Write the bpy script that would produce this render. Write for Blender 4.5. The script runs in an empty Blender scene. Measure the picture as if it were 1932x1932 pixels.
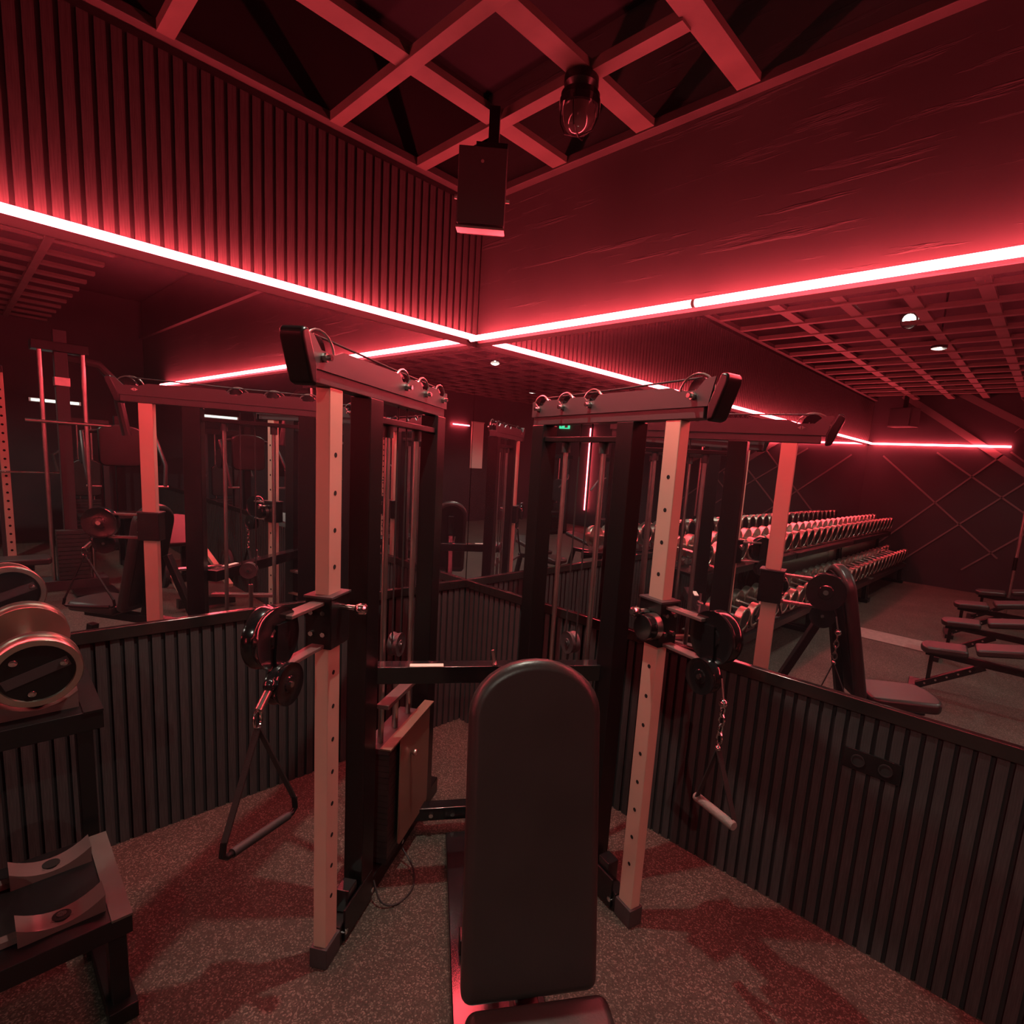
import bpy, bmesh, math, random
from mathutils import Vector, Matrix
random.seed(7)
scene = bpy.context.scene
COL = scene.collection
PI = math.pi

# ------------------------------------------------------------------ camera
CAM = Vector((3.0495, -2.5000, 1.95))
YAW, PITCH, ROLL = 2.3141, -0.1511, 0.0686
FPX, PX, PY = 1033.6, 1026.8, 1031.9
cam_d = bpy.data.cameras.new('camera'); cam = bpy.data.objects.new('camera', cam_d); COL.objects.link(cam)
cam_d.sensor_width = 36; cam_d.sensor_fit = 'HORIZONTAL'; cam_d.lens = FPX / 1932 * 36
cam_d.shift_x = -(PX - 966) / 1932; cam_d.shift_y = (PY - 966) / 1932
cam_d.clip_start = 0.02; cam_d.clip_end = 60
fw = Vector((math.cos(YAW) * math.cos(PITCH), math.sin(YAW) * math.cos(PITCH), math.sin(PITCH)))
rt = Vector((math.sin(YAW), -math.cos(YAW), 0)); up = rt.cross(fw)
r2 = rt * math.cos(ROLL) + up * math.sin(ROLL); u2 = -rt * math.sin(ROLL) + up * math.cos(ROLL)
m = Matrix((r2, u2, -fw)).transposed().to_4x4(); m.translation = CAM
cam.matrix_world = m
scene.camera = cam

# ------------------------------------------------------------------ world, exposure
w = bpy.data.worlds.new('world'); scene.world = w; w.use_nodes = True
w.node_tree.nodes['Background'].inputs[0].default_value = (0.0, 0.0, 0.0, 1)
vs = scene.view_settings
vs.view_transform = 'Standard'; vs.look = 'None'; vs.gamma = 1; vs.use_curve_mapping = False
vs.exposure = 0.0
LED_STRENGTH = 94.0
LED_COLOR = (1.0, 0.074, 0.092)
LAMP_COLOR = (1.0, 0.93, 0.76)
LAMP_W = 75.0

# ------------------------------------------------------------------ materials
MATS = {}
def mat(name, col, rough=0.5, metal=0.0, var=0.0, vscale=8.0, bump=0.0, bscale=60.0, spec=0.5, coat=0.0, stretch=None):
    mt = bpy.data.materials.new(name); mt.use_nodes = True
    nt = mt.node_tree; b = nt.nodes['Principled BSDF']
    b.inputs['Base Color'].default_value = (*col, 1); b.inputs['Roughness'].default_value = rough
    b.inputs['Metallic'].default_value = metal; b.inputs['Specular IOR Level'].default_value = spec
    if coat: b.inputs['Coat Weight'].default_value = coat; b.inputs['Coat Roughness'].default_value = 0.12
    tc = nt.nodes.new('ShaderNodeTexCoord'); mp = nt.nodes.new('ShaderNodeMapping')
    nt.links.new(tc.outputs['Object'], mp.inputs[0])
    if stretch: mp.inputs['Scale'].default_value = stretch
    if var:
        n = nt.nodes.new('ShaderNodeTexNoise'); n.inputs['Scale'].default_value = vscale; n.inputs['Detail'].default_value = 5
        nt.links.new(mp.outputs[0], n.inputs['Vector'])
        r = nt.nodes.new('ShaderNodeValToRGB')
        r.color_ramp.elements[0].position = 0.3; r.color_ramp.elements[1].position = 0.72
        r.color_ramp.elements[0].color = (*[c * (1 - var) for c in col], 1)
        r.color_ramp.elements[1].color = (*[min(1, c * (1 + var)) for c in col], 1)
        nt.links.new(n.outputs['Fac'], r.inputs[0]); nt.links.new(r.outputs[0], b.inputs['Base Color'])
    if bump:
        n2 = nt.nodes.new('ShaderNodeTexNoise'); n2.inputs['Scale'].default_value = bscale; n2.inputs['Detail'].default_value = 3
        nt.links.new(mp.outputs[0], n2.inputs['Vector'])
        bp = nt.nodes.new('ShaderNodeBump'); bp.inputs['Strength'].default_value = bump; bp.inputs['Distance'].default_value = 0.004
        nt.links.new(n2.outputs['Fac'], bp.inputs['Height']); nt.links.new(bp.outputs[0], b.inputs['Normal'])
    MATS[name] = mt
    return mt

def emis(name, col, strength):
    mt = bpy.data.materials.new(name); mt.use_nodes = True; nt = mt.node_tree
    nt.nodes.clear(); o = nt.nodes.new('ShaderNodeOutputMaterial'); e = nt.nodes.new('ShaderNodeEmission')
    e.inputs[0].default_value = (*col, 1); e.inputs[1].default_value = strength
    nt.links.new(e.outputs[0], o.inputs[0]); MATS[name] = mt
    return mt

mat('slat_wood', (0.052, 0.044, 0.045), 0.6, spec=0.25, var=0.25, vscale=6, stretch=(30, 30, 1.5), bump=0.15, bscale=18)
mat('felt', (0.032, 0.027, 0.029), 0.95, spec=0.1)
mat('trim_black', (0.018, 0.015, 0.015), 0.14, coat=0.5)
mat('strip_black', (0.006, 0.006, 0.006), 0.8, spec=0.1)
mat('batten_wood', (0.115, 0.086, 0.078), 0.6, var=0.2, vscale=5)
mat('trim_wood', (0.052, 0.041, 0.040), 0.6, var=0.2, vscale=5)
mat('deck_black', (0.014, 0.012, 0.016), 0.9, var=0.3, vscale=2)
mat('frame_black', (0.008, 0.0075, 0.008), 0.30, bump=0.05, bscale=300, spec=0.4)
mat('frame_satin', (0.042, 0.036, 0.038), 0.42, bump=0.05, bscale=300)
mat('gloss_black', (0.010, 0.010, 0.011), 0.15, coat=0.5)
mat('champagne', (0.63, 0.46, 0.37), 0.40, metal=0.35, var=0.06, vscale=4, bump=0.04, bscale=250)
mat('chrome', (0.75, 0.74, 0.72), 0.16, metal=1.0)
mat('steel', (0.55, 0.53, 0.50), 0.30, metal=1.0, var=0.1, vscale=14)
mat('brass_ring', (0.60, 0.55, 0.47), 0.28, metal=1.0, var=0.1, vscale=10)
mat('vinyl', (0.026, 0.024, 0.023), 0.36, var=0.15, vscale=5, bump=0.12, bscale=180)
mat('rubber', (0.016, 0.015, 0.016), 0.6)
mat('hole_black', (0.002, 0.002, 0.002), 0.9)
mat('grip_grey', (0.17, 0.16, 0.145), 0.6, bump=0.5, bscale=120)
mat('webbing', (0.012, 0.011, 0.011), 0.8, bump=0.3, bscale=200)
mat('plate_iron', (0.030, 0.027, 0.026), 0.45, var=0.2, vscale=20)
mat('shroud', (0.16, 0.11, 0.08), 0.40, var=0.1, vscale=3)
mat('pale_white', (0.80, 0.82, 0.72), 0.35)  # pale tone of the notice board and the painted cross bar highlight
mat('tray_grey', (0.08, 0.075, 0.066), 0.4, var=0.12, vscale=9)
mat('saddle', (0.13, 0.085, 0.082), 0.24)
mat('dome_glass', (0.06, 0.05, 0.05), 0.08, coat=0.4)
mat('speaker', (0.040, 0.034, 0.036), 0.85, bump=0.1, bscale=150)
mat('far_paint', (0.030, 0.024, 0.028), 0.7, var=0.2, vscale=1.5)
mat('far_strip', (0.14, 0.11, 0.11), 0.5)
mat('mat_strip', (0.26, 0.23, 0.21), 0.8, var=0.15, vscale=20)
mat('sign_white', (0.8, 0.85, 0.8), 0.5)
emis('led_red', LED_COLOR, LED_STRENGTH)
emis('lamp_face', LAMP_COLOR, 30.0)
emis('sign_green', (0.05, 0.75, 0.35), 1.6)
emis('tube_white', (0.8, 1.0, 0.88), 2.2)

# plaster with trowel scratches
def plaster():
    mt = mat('plaster', (0.052, 0.044, 0.046), 0.6, var=0.16, vscale=1.4)
    nt = mt.node_tree; b = nt.nodes['Principled BSDF']
    tc = nt.nodes.new('ShaderNodeTexCoord')
    prev = None
    for (rz, sc, lo) in ((-0.16, (0.5, 1, 9.0), 0.66), (0.95, (0.6, 1, 7.0), 0.70)):
        mp = nt.nodes.new('ShaderNodeMapping'); mp.inputs['Rotation'].default_value = (0, rz, 0); mp.inputs['Scale'].default_value = sc
        mp.vector_type = 'TEXTURE' if False else 'POINT'
        nt.links.new(tc.outputs['Object'], mp.inputs[0])
        n = nt.nodes.new('ShaderNodeTexNoise'); n.inputs['Scale'].default_value = 2.2; n.inputs['Detail'].default_value = 6; n.inputs['Roughness'].default_value = 0.65
        nt.links.new(mp.outputs[0], n.inputs['Vector'])
        r = nt.nodes.new('ShaderNodeMapRange'); r.inputs[1].default_value = lo - 0.08; r.inputs[2].default_value = lo + 0.05
        nt.links.new(n.outputs['Fac'], r.inputs[0])
        if prev is None: prev = r.outputs[0]
        else:
            a = nt.nodes.new('ShaderNodeMath'); a.operation = 'ADD'
            nt.links.new(prev, a.inputs[0]); nt.links.new(r.outputs[0], a.inputs[1]); prev = a.outputs[0]
    bp = nt.nodes.new('ShaderNodeBump'); bp.inputs['Strength'].default_value = 0.55; bp.inputs['Distance'].default_value = 0.01
    nt.links.new(prev, bp.inputs['Height']); nt.links.new(bp.outputs[0], b.inputs['Normal'])
plaster()

# speckled rubber / carpet floor
def floor_mat():
    mt = mat('floor_rubber', (0.10, 0.08, 0.07), 0.75)
    nt = mt.node_tree; b = nt.nodes['Principled BSDF']
    tc = nt.nodes.new('ShaderNodeTexCoord')
    v = nt.nodes.new('ShaderNodeTexVoronoi'); v.inputs['Scale'].default_value = 190
    nt.links.new(tc.outputs['Object'], v.inputs['Vector'])
    r = nt.nodes.new('ShaderNodeValToRGB'); e = r.color_ramp.elements
    e[0].position = 0.0; e[0].color = (0.034, 0.026, 0.019, 1); e[1].position = 1.0; e[1].color = (0.17, 0.145, 0.118, 1)
    k = r.color_ramp.elements.new(0.7); k.color = (0.055, 0.044, 0.034, 1)
    sx = nt.nodes.new('ShaderNodeSeparateColor'); nt.links.new(v.outputs['Color'], sx.inputs[0])
    nt.links.new(sx.outputs[0], r.inputs[0])
    n = nt.nodes.new('ShaderNodeTexNoise'); n.inputs['Scale'].default_value = 2.0; n.inputs['Detail'].default_value = 4
    nt.links.new(tc.outputs['Object'], n.inputs['Vector'])
    mr = nt.nodes.new('ShaderNodeMapRange'); mr.inputs[1].default_value = 0.3; mr.inputs[2].default_value = 0.7; mr.inputs[3].default_value = 0.75; mr.inputs[4].default_value = 1.15
    nt.links.new(n.outputs['Fac'], mr.inputs[0])
    mx = nt.nodes.new('ShaderNodeMix'); mx.data_type = 'RGBA'; mx.blend_type = 'MULTIPLY'; mx.inputs[0].default_value = 1.0
    nt.links.new(r.outputs[0], mx.inputs[6]); nt.links.new(mr.outputs[0], mx.inputs[7])
    nt.links.new(mx.outputs[2], b.inputs['Base Color'])
    bp = nt.nodes.new('ShaderNodeBump'); bp.inputs['Strength'].default_value = 0.6; bp.inputs['Distance'].default_value = 0.003
    nt.links.new(v.outputs['Distance'], bp.inputs['Height']); nt.links.new(bp.outputs[0], b.inputs['Normal'])
floor_mat()

def mirror_mat():
    mt = bpy.data.materials.new('mirror'); mt.use_nodes = True; nt = mt.node_tree; nt.nodes.clear()
    o = nt.nodes.new('ShaderNodeOutputMaterial'); g = nt.nodes.new('ShaderNodeBsdfGlossy'); d = nt.nodes.new('ShaderNodeBsdfDiffuse')
    g.inputs['Color'].default_value = (0.84, 0.83, 0.85, 1); g.inputs['Roughness'].default_value = 0.0
    d.inputs['Color'].default_value = (0.5, 0.42, 0.5, 1)
    mx = nt.nodes.new('ShaderNodeMixShader')
    tc = nt.nodes.new('ShaderNodeTexCoord'); n = nt.nodes.new('ShaderNodeTexNoise'); n.inputs['Scale'].default_value = 3.0; n.inputs['Detail'].default_value = 6
    nt.links.new(tc.outputs['Object'], n.inputs['Vector'])
    mr = nt.nodes.new('ShaderNodeMapRange'); mr.inputs[3].default_value = 0.010; mr.inputs[4].default_value = 0.020
    nt.links.new(n.outputs['Fac'], mr.inputs[0]); nt.links.new(mr.outputs[0], mx.inputs[0])
    nt.links.new(g.outputs[0], mx.inputs[1]); nt.links.new(d.outputs[0], mx.inputs[2]); nt.links.new(mx.outputs[0], o.inputs[0])
    MATS['mirror'] = mt
mirror_mat()

# ------------------------------------------------------------------ mesh helpers
class MB:
    def __init__(s, M=None): s.v = []; s.f = []; s.M = M
    def _add(s, vs_, fs_):
        k = len(s.v)
        for p in vs_:
            p = Vector(p)
            if s.M is not None: p = s.M @ p
            s.v.append(tuple(p))
        for f in fs_: s.f.append(tuple(i + k for i in f))
    def box(s, lo, hi):
        x0, y0, z0 = lo; x1, y1, z1 = hi
        s._add([(x0, y0, z0), (x1, y0, z0), (x1, y1, z0), (x0, y1, z0), (x0, y0, z1), (x1, y0, z1), (x1, y1, z1), (x0, y1, z1)],
               [(0, 3, 2, 1), (4, 5, 6, 7), (0, 1, 5, 4), (1, 2, 6, 5), (2, 3, 7, 6), (3, 0, 4, 7)])
        return s
    def bar(s, p0, p1, wy, wz, upv=(0, 0, 1)):
        # rectangular bar from p0 to p1; wy across, wz along upv
        p0 = Vector(p0); p1 = Vector(p1); d = (p1 - p0).normalized(); u = Vector(upv); a = d.cross(u)
        if a.length < 1e-4: a = d.cross(Vector((1, 0, 0)))
        a.normalize(); u = a.cross(d).normalized(); a = a * wy / 2; u = u * wz / 2
        s._add([p0 - a - u, p0 + a - u, p0 + a + u, p0 - a + u, p1 - a - u, p1 + a - u, p1 + a + u, p1 - a + u],
               [(0, 3, 2, 1), (4, 5, 6, 7), (0, 1, 5, 4), (1, 2, 6, 5), (2, 3, 7, 6), (3, 0, 4, 7)])
        return s
    def cyl(s, p0, p1, r0, r1=None, n=20):
        if r1 is None: r1 = r0
        return s.lathe([(0, 0), (r0, 0), (r1, 1), (0, 1)], p0, p1, n)
    def lathe(s, prof, p0, p1, n=24):
        # prof: (radius, t) with t in 0..1 along p0->p1 (may overshoot)
        p0 = Vector(p0); p1 = Vector(p1); d = p1 - p0; dn = d.normalized()
        a = dn.orthogonal().normalized(); b = dn.cross(a)
        vs_ = []; idx = []
        for (r, t) in prof:
            c = p0 + d * t
            if r < 1e-6: idx.append([len(vs_)] * n); vs_.append(c)
            else:
                st = len(vs_)
                for k in range(n):
                    an = 2 * PI * k / n; vs_.append(c + (a * math.cos(an) + b * math.sin(an)) * r)
                idx.append([st + k for k in range(n)])
        fs_ = []
        for i in range(len(prof) - 1):
            A_, B_ = idx[i], idx[i + 1]
            for k in range(n):
                q = [A_[k], A_[(k + 1) % n], B_[(k + 1) % n], B_[k]]
                q2 = []
                for t in q:
                    if t not in q2: q2.append(t)
                if len(q2) >= 3: fs_.append(tuple(q2))
        s._add(vs_, fs_); return s
    def tube(s, pts, r, n=10, closed=False):
        pts = [Vector(p) for p in pts]; m_ = len(pts); vs_ = []; prev = None
        for i, p in enumerate(pts):
            if closed: d = pts[(i + 1) % m_] - pts[i - 1]
            else: d = pts[min(i + 1, m_ - 1)] - pts[max(i - 1, 0)]
            d.normalize()
            a = d.orthogonal().normalized() if prev is None else (prev - d * prev.dot(d)).normalized()
            prev = a; b = d.cross(a)
            for k in range(n):
                an = 2 * PI * k / n; vs_.append(p + (a * math.cos(an) + b * math.sin(an)) * r)
        fs_ = []
        for i in range(m_ if closed else m_ - 1):
            j = (i + 1) % m_
            for k in range(n): fs_.append((i * n + k, i * n + (k + 1) % n, j * n + (k + 1) % n, j * n + k))
        if not closed:
            fs_.append(tuple(range(n))); fs_.append(tuple(range((m_ - 1) * n, m_ * n)))
        s._add(vs_, fs_); return s
    def prism(s, poly, ext):
        e = Vector(ext); poly = [Vector(p) for p in poly]; n = len(poly)
        s._add(poly + [p + e for p in poly], [tuple(range(n))[::-1], tuple(range(n, 2 * n))] + [(i, (i + 1) % n, n + (i + 1) % n, n + i) for i in range(n)])
        return s
    def sphere(s, c, r, n=16, sz=1.0):
        prof = [(r * math.sin(PI * i / 8), 0.5 - 0.5 * math.cos(PI * i / 8)) for i in range(9)]
        prof[0] = (0, 0); prof[-1] = (0, 1)
        c = Vector(c); return s.lathe(prof, c - Vector((0, 0, r * sz)), c + Vector((0, 0, r * sz)), n)
    def mesh(s, name, mt, smooth=35):
        me = bpy.data.meshes.new(name); me.from_pydata(s.v, [], s.f)
        bm = bmesh.new(); bm.from_mesh(me); bmesh.ops.recalc_face_normals(bm, faces=bm.faces); bm.to_mesh(me); bm.free()
        me.materials.append(MATS[mt])
        if smooth: me.shade_smooth(); me.set_sharp_from_angle(angle=math.radians(smooth))
        return me
    def build(s, name, mt, parent=None, bevel=0.0, smooth=35, seg=2):
        # the vertices are given in the parent's root coordinates
        o = bpy.data.objects.new(name, s.mesh(name, mt, smooth)); COL.objects.link(o)
        if parent is not None: o.parent = parent
        if bevel:
            b = o.modifiers.new('bevel', 'BEVEL'); b.width = bevel; b.segments = seg; b.limit_method = 'ANGLE'; b.angle_limit = math.radians(40)
            b.harden_normals = True
        return o

def obj(name, me, parent=None, loc=(0, 0, 0)):
    o = bpy.data.objects.new(name, me); COL.objects.link(o); o.parent = parent; o.location = loc
    return o
def tag(o, label, cat, group=None):
    o['label'] = label; o['category'] = cat
    if group: o['group'] = group
    return o
def thing(name, label, cat, loc=(0, 0, 0), rz=0.0, group=None):
    o = bpy.data.objects.new(name, None); COL.objects.link(o); o.empty_display_size = 0.1
    o.location = loc; o.rotation_euler = (0, 0, rz)
    return tag(o, label, cat, group)
def struct(o): o['kind'] = 'structure'; return o
def dup(root, loc=None, rot=None, label=None, group=None, parent=None):
    r = root.copy(); COL.objects.link(r); r.parent = parent
    if loc is not None: r.location = loc
    if rot is not None: r.rotation_euler = rot
    if label: r['label'] = label
    if group: r['group'] = group
    for ch in list(root.children):
        c = ch.copy(); COL.objects.link(c); c.parent = r
        for g in list(ch.children):
            d = g.copy(); COL.objects.link(d); d.parent = c
    return r

# ================================================================== THE ROOM
XM, YM = 9.5, -10.6           # extents of the hall from the mirrored corner
Z_W, Z_LED, Z_C, Z_D = 1.08, 2.739, 3.60, 4.25
TH = 0.15
floor = struct(MB().box((-TH, YM - TH, -0.12), (XM + TH, TH, 0)).build('floor', 'floor_rubber', smooth=0))
wall_l = struct(MB().box((-TH, YM - TH, 0), (-0.005, TH, Z_D)).build('wall_left', 'felt', smooth=0))
wall_r = struct(MB().box((-0.005, 0.006, 0), (XM + TH, TH, Z_D)).build('wall_right', 'felt', smooth=0))
wall_b = struct(MB().box((-0.012, YM - TH, 0), (XM + TH, YM, Z_D)).build('wall_back', 'far_paint', smooth=0))
wall_s = struct(MB().box((XM, YM, 0), (XM + TH, 0.012, Z_D)).build('wall_side', 'far_paint', smooth=0))
ceil = struct(MB().box((-TH, YM - TH, Z_D), (XM + TH, TH, Z_D + 0.1)).build('ceiling', 'deck_black', smooth=0))

# plain plastered upper part of the right wall
MB().box((0, 0.0, 2.697), (XM, 0.012, Z_D)).build('plaster_panel', 'plaster', wall_r, smooth=0)
# slats : one shared mesh for the wainscot, one for the upper left wall
PITCH_S, SW, ST = 0.053, 0.036, 0.013
low_l = MB().box((-0.012, -SW / 2, 0.0), (ST - 0.012 + 0.004, SW / 2, 1.022)).mesh('slat', 'slat_wood', 0)
up_l = MB().box((-0.012, -SW / 2, 2.76), (ST - 0.012 + 0.004, SW / 2, 3.565)).mesh('slat', 'slat_wood', 0)
low_r = MB().box((-SW / 2, -0.005, 0.0), (SW / 2, 0.012, 1.022)).mesh('slat', 'slat_wood', 0)
NL = 56
for i in range(NL):
    y = -0.03 - i * PITCH_S
    obj('slat', low_l, wall_l, (0, y, 0)); obj('slat', up_l, wall_l, (0, y, 0))
NR = 70
for i in range(NR):
    obj('slat', low_r, wall_r, (0.03 + i * PITCH_S, 0, 0))
f1 = MB(); f2 = MB()
y = -0.03 - NL * PITCH_S
while y > YM + 0.05:
    f1.box((-0.012, y - SW / 2, 0), (0.005, y + SW / 2, 1.022)); f1.box((-0.012, y - SW / 2, 2.76), (0.005, y + SW / 2, 3.565)); y -= PITCH_S
x = 0.03 + NR * PITCH_S
while x < XM - 0.05:
    f2.box((x - SW / 2, -0.005, 0), (x + SW / 2, 0.012, 1.022)); x += PITCH_S
f1.build('far_slats', 'slat_wood', wall_l, smooth=0)['kind'] = 'stuff'
f2.build('far_slats', 'slat_wood', wall_r, smooth=0)['kind'] = 'stuff'
# wainscot rails, mirror ledges, ceiling trims
struct(MB().box((-0.012, YM, 1.022), (0.018, -0.0, Z_W)).build('trim_1', 'trim_black', bevel=0.004))
struct(MB().box((0.018, -0.018, 1.022), (XM, 0.012, Z_W)).build('trim_2', 'trim_black', bevel=0.004))
struct(MB().box((-0.012, YM, 3.602), (0.055, 0, 3.645)).build('trim_3', 'trim_wood', bevel=0.003))
struct(MB().box((0.055, -0.055, 3.602), (XM, 0.012, 3.645)).build('trim_4', 'trim_wood', bevel=0.003))
struct(MB().box((-0.012, YM, 2.697), (0.006, 0, 2.757)).build('trim_5', 'strip_black', bevel=0.003))
struct(MB().box((0.006, -0.006, 2.697), (XM, 0.0, 2.722)).build('trim_6', 'strip_black', smooth=0))

# mirrors (leaning into the room by a few millimetres at the top)
TILT = math.radians(0.2); HM = 2.697 - Z_W
dm = math.tan(TILT) * HM
ml = MB().prism([(-0.005, 0, Z_W), (0.0, 0, Z_W), (dm, 0, 2.697), (-0.005, 0, 2.697)], (0, YM, 0)).build('wall_mirror', 'mirror', smooth=0)
tag(ml, 'long wall mirror on the left wall, above the slatted wainscot behind the weight tower', 'mirror')
mr_ = MB().prism([(dm, 0.006, Z_W), (dm, 0.0, Z_W), (dm, -dm, 2.697), (dm, 0.006, 2.697)], (XM - dm, 0, 0)).build('wall_mirror', 'mirror', smooth=0)
tag(mr_, 'long wall mirror on the right wall reflecting dumbbell racks and benches', 'mirror')

# ceiling battens, each a part of the ceiling
yb = [-0.52, -1.04] + [-1.78 - 0.535 * i for i in range(16)]
xb = [0.70, 1.265, 1.79] + [2.33 + 0.54 * i for i in range(14)]
bx_m = MB().box((0.05, -0.032, Z_C), (XM, 0.032, Z_C + 0.045)).mesh('batten', 'batten_wood', 0)
by_m = MB().box((-0.032, YM, Z_C + 0.012), (0.072, -0.05, Z_C + 0.045)).mesh('batten', 'batten_wood', 0)
bx_s = MB().box((0.05, -0.032, Z_C), (1.77, 0.032, Z_C + 0.045)).mesh('batten', 'batten_wood', 0)
by_s = MB().box((-0.032, YM, Z_C + 0.012), (0.072, -1.3, Z_C + 0.045)).mesh('batten', 'batten_wood', 0)
for i, y in enumerate(yb): obj('batten', bx_s if i < 2 else bx_m, ceil, (0, y, 0))
for x in xb: obj('batten', by_m if x < 1.8 else by_s, ceil, (x, 0, 0))

# socket plate let into the right wainscot
sp = thing('wall_socket', 'black double socket plate set into the slatted wainscot on the right wall', 'socket', (2.66, -0.005, 0.82))
MB().box((-0.105, -0.006, -0.045), (0.105, 0, 0.045)).build('plate', 'gloss_black', sp, bevel=0.003)
for dx in (-0.05, 0.05):
    MB().lathe([(0, 0), (0.026, 0), (0.026, 1), (0.021, 1), (0.021, 0.3), (0, 0.3)], (dx, -0.005, 0), (dx, -0.011, 0), 20).build('socket_well', 'rubber', sp)

# ================================================================== LIGHTS OF THE PLACE
def led_tube(p0, p1, label, group):
    p0 = Vector(p0); p1 = Vector(p1); d = (p1 - p0).normalized()
    t = thing('led_tube', label, 'light', p0, 0, group)
    L = p1 - p0
    MB().cyl(d * 0.004, L - d * 0.004, 0.0175, n=14).build('tube', 'led_red', t)
    MB().cyl((0, 0, 0), d * 0.004, 0.018, n=14).build('end_cap', 'sign_white', t)
    MB().cyl(L - d * 0.004, L, 0.018, n=14).build('end_cap', 'sign_white', t)
    return t
ZL = Z_LED
gl = 'red LED tubes along the left wall'; gr = 'red LED tubes along the right wall'
led_tube((0.072, -0.075, ZL), (0.072, -2.45, ZL), 'red LED tube on the left wall running into the corner below the upper slats', gl)
led_tube((0.072, -2.46, ZL), (0.072, -5.1, ZL), 'second red LED tube from the corner along the left wall, seen in the mirror', gl)
led_tube((0.072, -5.11, ZL), (0.072, -7.8, ZL), 'third red LED tube from the corner along the left wall, seen in the mirror', gl)
led_tube((0.072, -7.81, ZL), (0.072, -10.5, ZL), 'last red LED tube on the left wall, ending at the far corner in the mirror', gl)
led_tube((0.02, -0.072, ZL), (1.66, -0.072, ZL), 'red LED tube on the right wall running into the corner under the plaster', gr)
led_tube((1.67, -0.072, ZL), (4.6, -0.072, ZL), 'red LED tube on the right wall reaching the right edge of the picture', gr)
led_tube((4.61, -0.072, ZL), (7.2, -0.072, ZL), 'red LED tube on the right wall seen in the left mirror behind the tower arm', gr)
led_tube((7.21, -0.072, ZL), (8.0, -0.072, ZL), 'short last red LED tube of the right wall, seen in the left mirror', gr)
led_tube((0.06, YM + 0.05, ZL), (2.3, YM + 0.05, ZL), 'red LED tube on the far back wall, seen in the right mirror', 'red LED tubes on the far wall')
led_tube((7.4, YM + 0.05, 0.5), (7.4, YM + 0.05, 2.95), 'upright red LED tube on the far wall, seen between the guide rods', 'red LED tubes on the far wall')

def spotlight(x, y, aim, label, power, size=0.09, spread=150, z=Z_D):
    t = thing('ceiling_spotlight', label, 'light', (x, y, z), 0, 'ceiling spotlights')
    a = Vector(aim).normalized()
    MB().cyl((0, 0, Z_D - z), (0, 0, Z_D - z - 0.03), 0.05).build('base', 'frame_black', t)
    MB().cyl((0, 0, Z_D - z - 0.03), (0, 0, -0.25), 0.012).build('stem', 'frame_black', t)
    c = Vector((0, 0, -0.27))
    MB().lathe([(0, 0), (0.05, 0), (0.085, 0.25), (0.085, 1.0), (0.079, 1.0), (0.079, 0.42), (0, 0.42)], c - a * 0.04, c + a * 0.10, 28).build('housing', 'frame_black', t)
    MB().cyl(c + a * 0.020, c + a * 0.023, 0.06).build('lens', 'lamp_face', t)
    ld = bpy.data.lights.new('spot_bulb', 'SPOT'); ld.energy = power; ld.color = LAMP_COLOR; ld.spot_size = math.radians(spread); ld.spot_blend = 0.6
    ld.shadow_soft_size = 0.02
    lo = bpy.data.objects.new('spot_bulb', ld); COL.objects.link(lo); lo.parent = t; lo.location = c + a * 0.045
    lo.rotation_euler = a.to_track_quat('-Z', 'Y').to_euler()
spotlight(1.45, -1.10, (-0.05, -0.12, -1), 'ceiling spotlight above the cable machine, just over the top edge of the picture', LAMP_W * 2.1, spread=104, z=3.94)
spotlight(1.62, -4.50, (0.25, 0.90, -0.30), 'bright ceiling spotlight seen in the right mirror among the battens', 6.0, spread=110, z=3.94)
spotlight(1.75, -5.60, (0.0, 0.05, -1), 'ceiling spotlight over the floor between racks and benches', LAMP_W * 1.6, z=3.94)
spotlight(4.60, -4.2, (-0.3, 0.2, -1), 'ceiling spotlight over the benches behind the camera', LAMP_W * 2.0, z=3.94)
spotlight(6.9, -2.4, (0, 0, -1), 'ceiling spotlight over the machines seen in the left mirror', LAMP_W * 1.5, z=3.94)
spotlight(2.5, -8.4, (0, 0, -1), 'ceiling spotlight near the far wall', LAMP_W * 0.6, z=3.94)
spotlight(7.0, -7.6, (0, 0, -1), 'ceiling spotlight over the far machines', LAMP_W * 1.5, z=3.94)

led_tube((9.43, -7.0, ZL), (9.43, -7.6, ZL), 'short red LED tube on the far side wall, seen in the corner of the mirrors', 'red LED tubes on the far wall')
wbd = thing('wall_board', 'pale upright notice board on the far side wall, seen in the mirrored corner', 'board', (9.5, -7.95, 1.55))
MB().box((-0.03, -0.22, 0), (0, 0.22, 1.3)).build('panel', 'pale_white', wbd)
MB().box((-0.035, -0.24, 1.3), (0, 0.24, 1.33)).build('top_rail', 'steel', wbd)
# switched-off bulkhead lamp under the batten crossing
bl = thing('bulkhead_lamp', 'switched-off dark jar lamp hanging under a crossing of ceiling battens', 'light', (1.275, -0.535, Z_C + 0.005))
MB().lathe([(0, 0), (0.075, 0), (0.075, 0.35), (0.06, 0.55), (0.085, 0.7), (0.085, 1), (0, 1)], (0, 0, 0), (0, 0, -0.10), 28).build('base', 'frame_black', bl)
dome = [(0.078, 0)] + [(0.072 * math.cos(i * PI / 16), 0.45 + 0.55 * math.sin(i * PI / 16)) for i in range(0, 9)]
dome[-1] = (0, 1)
MB().lathe(dome, (0, 0, -0.10), (0, 0, -0.225), 28).build('glass_dome', 'dome_glass', bl)
MB().lathe([(0.070, 0), (0.090, 0), (0.090, 1), (0.070, 1)], (0, 0, -0.095), (0, 0, -0.125), 28).build('collar', 'gloss_black', bl)
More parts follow.
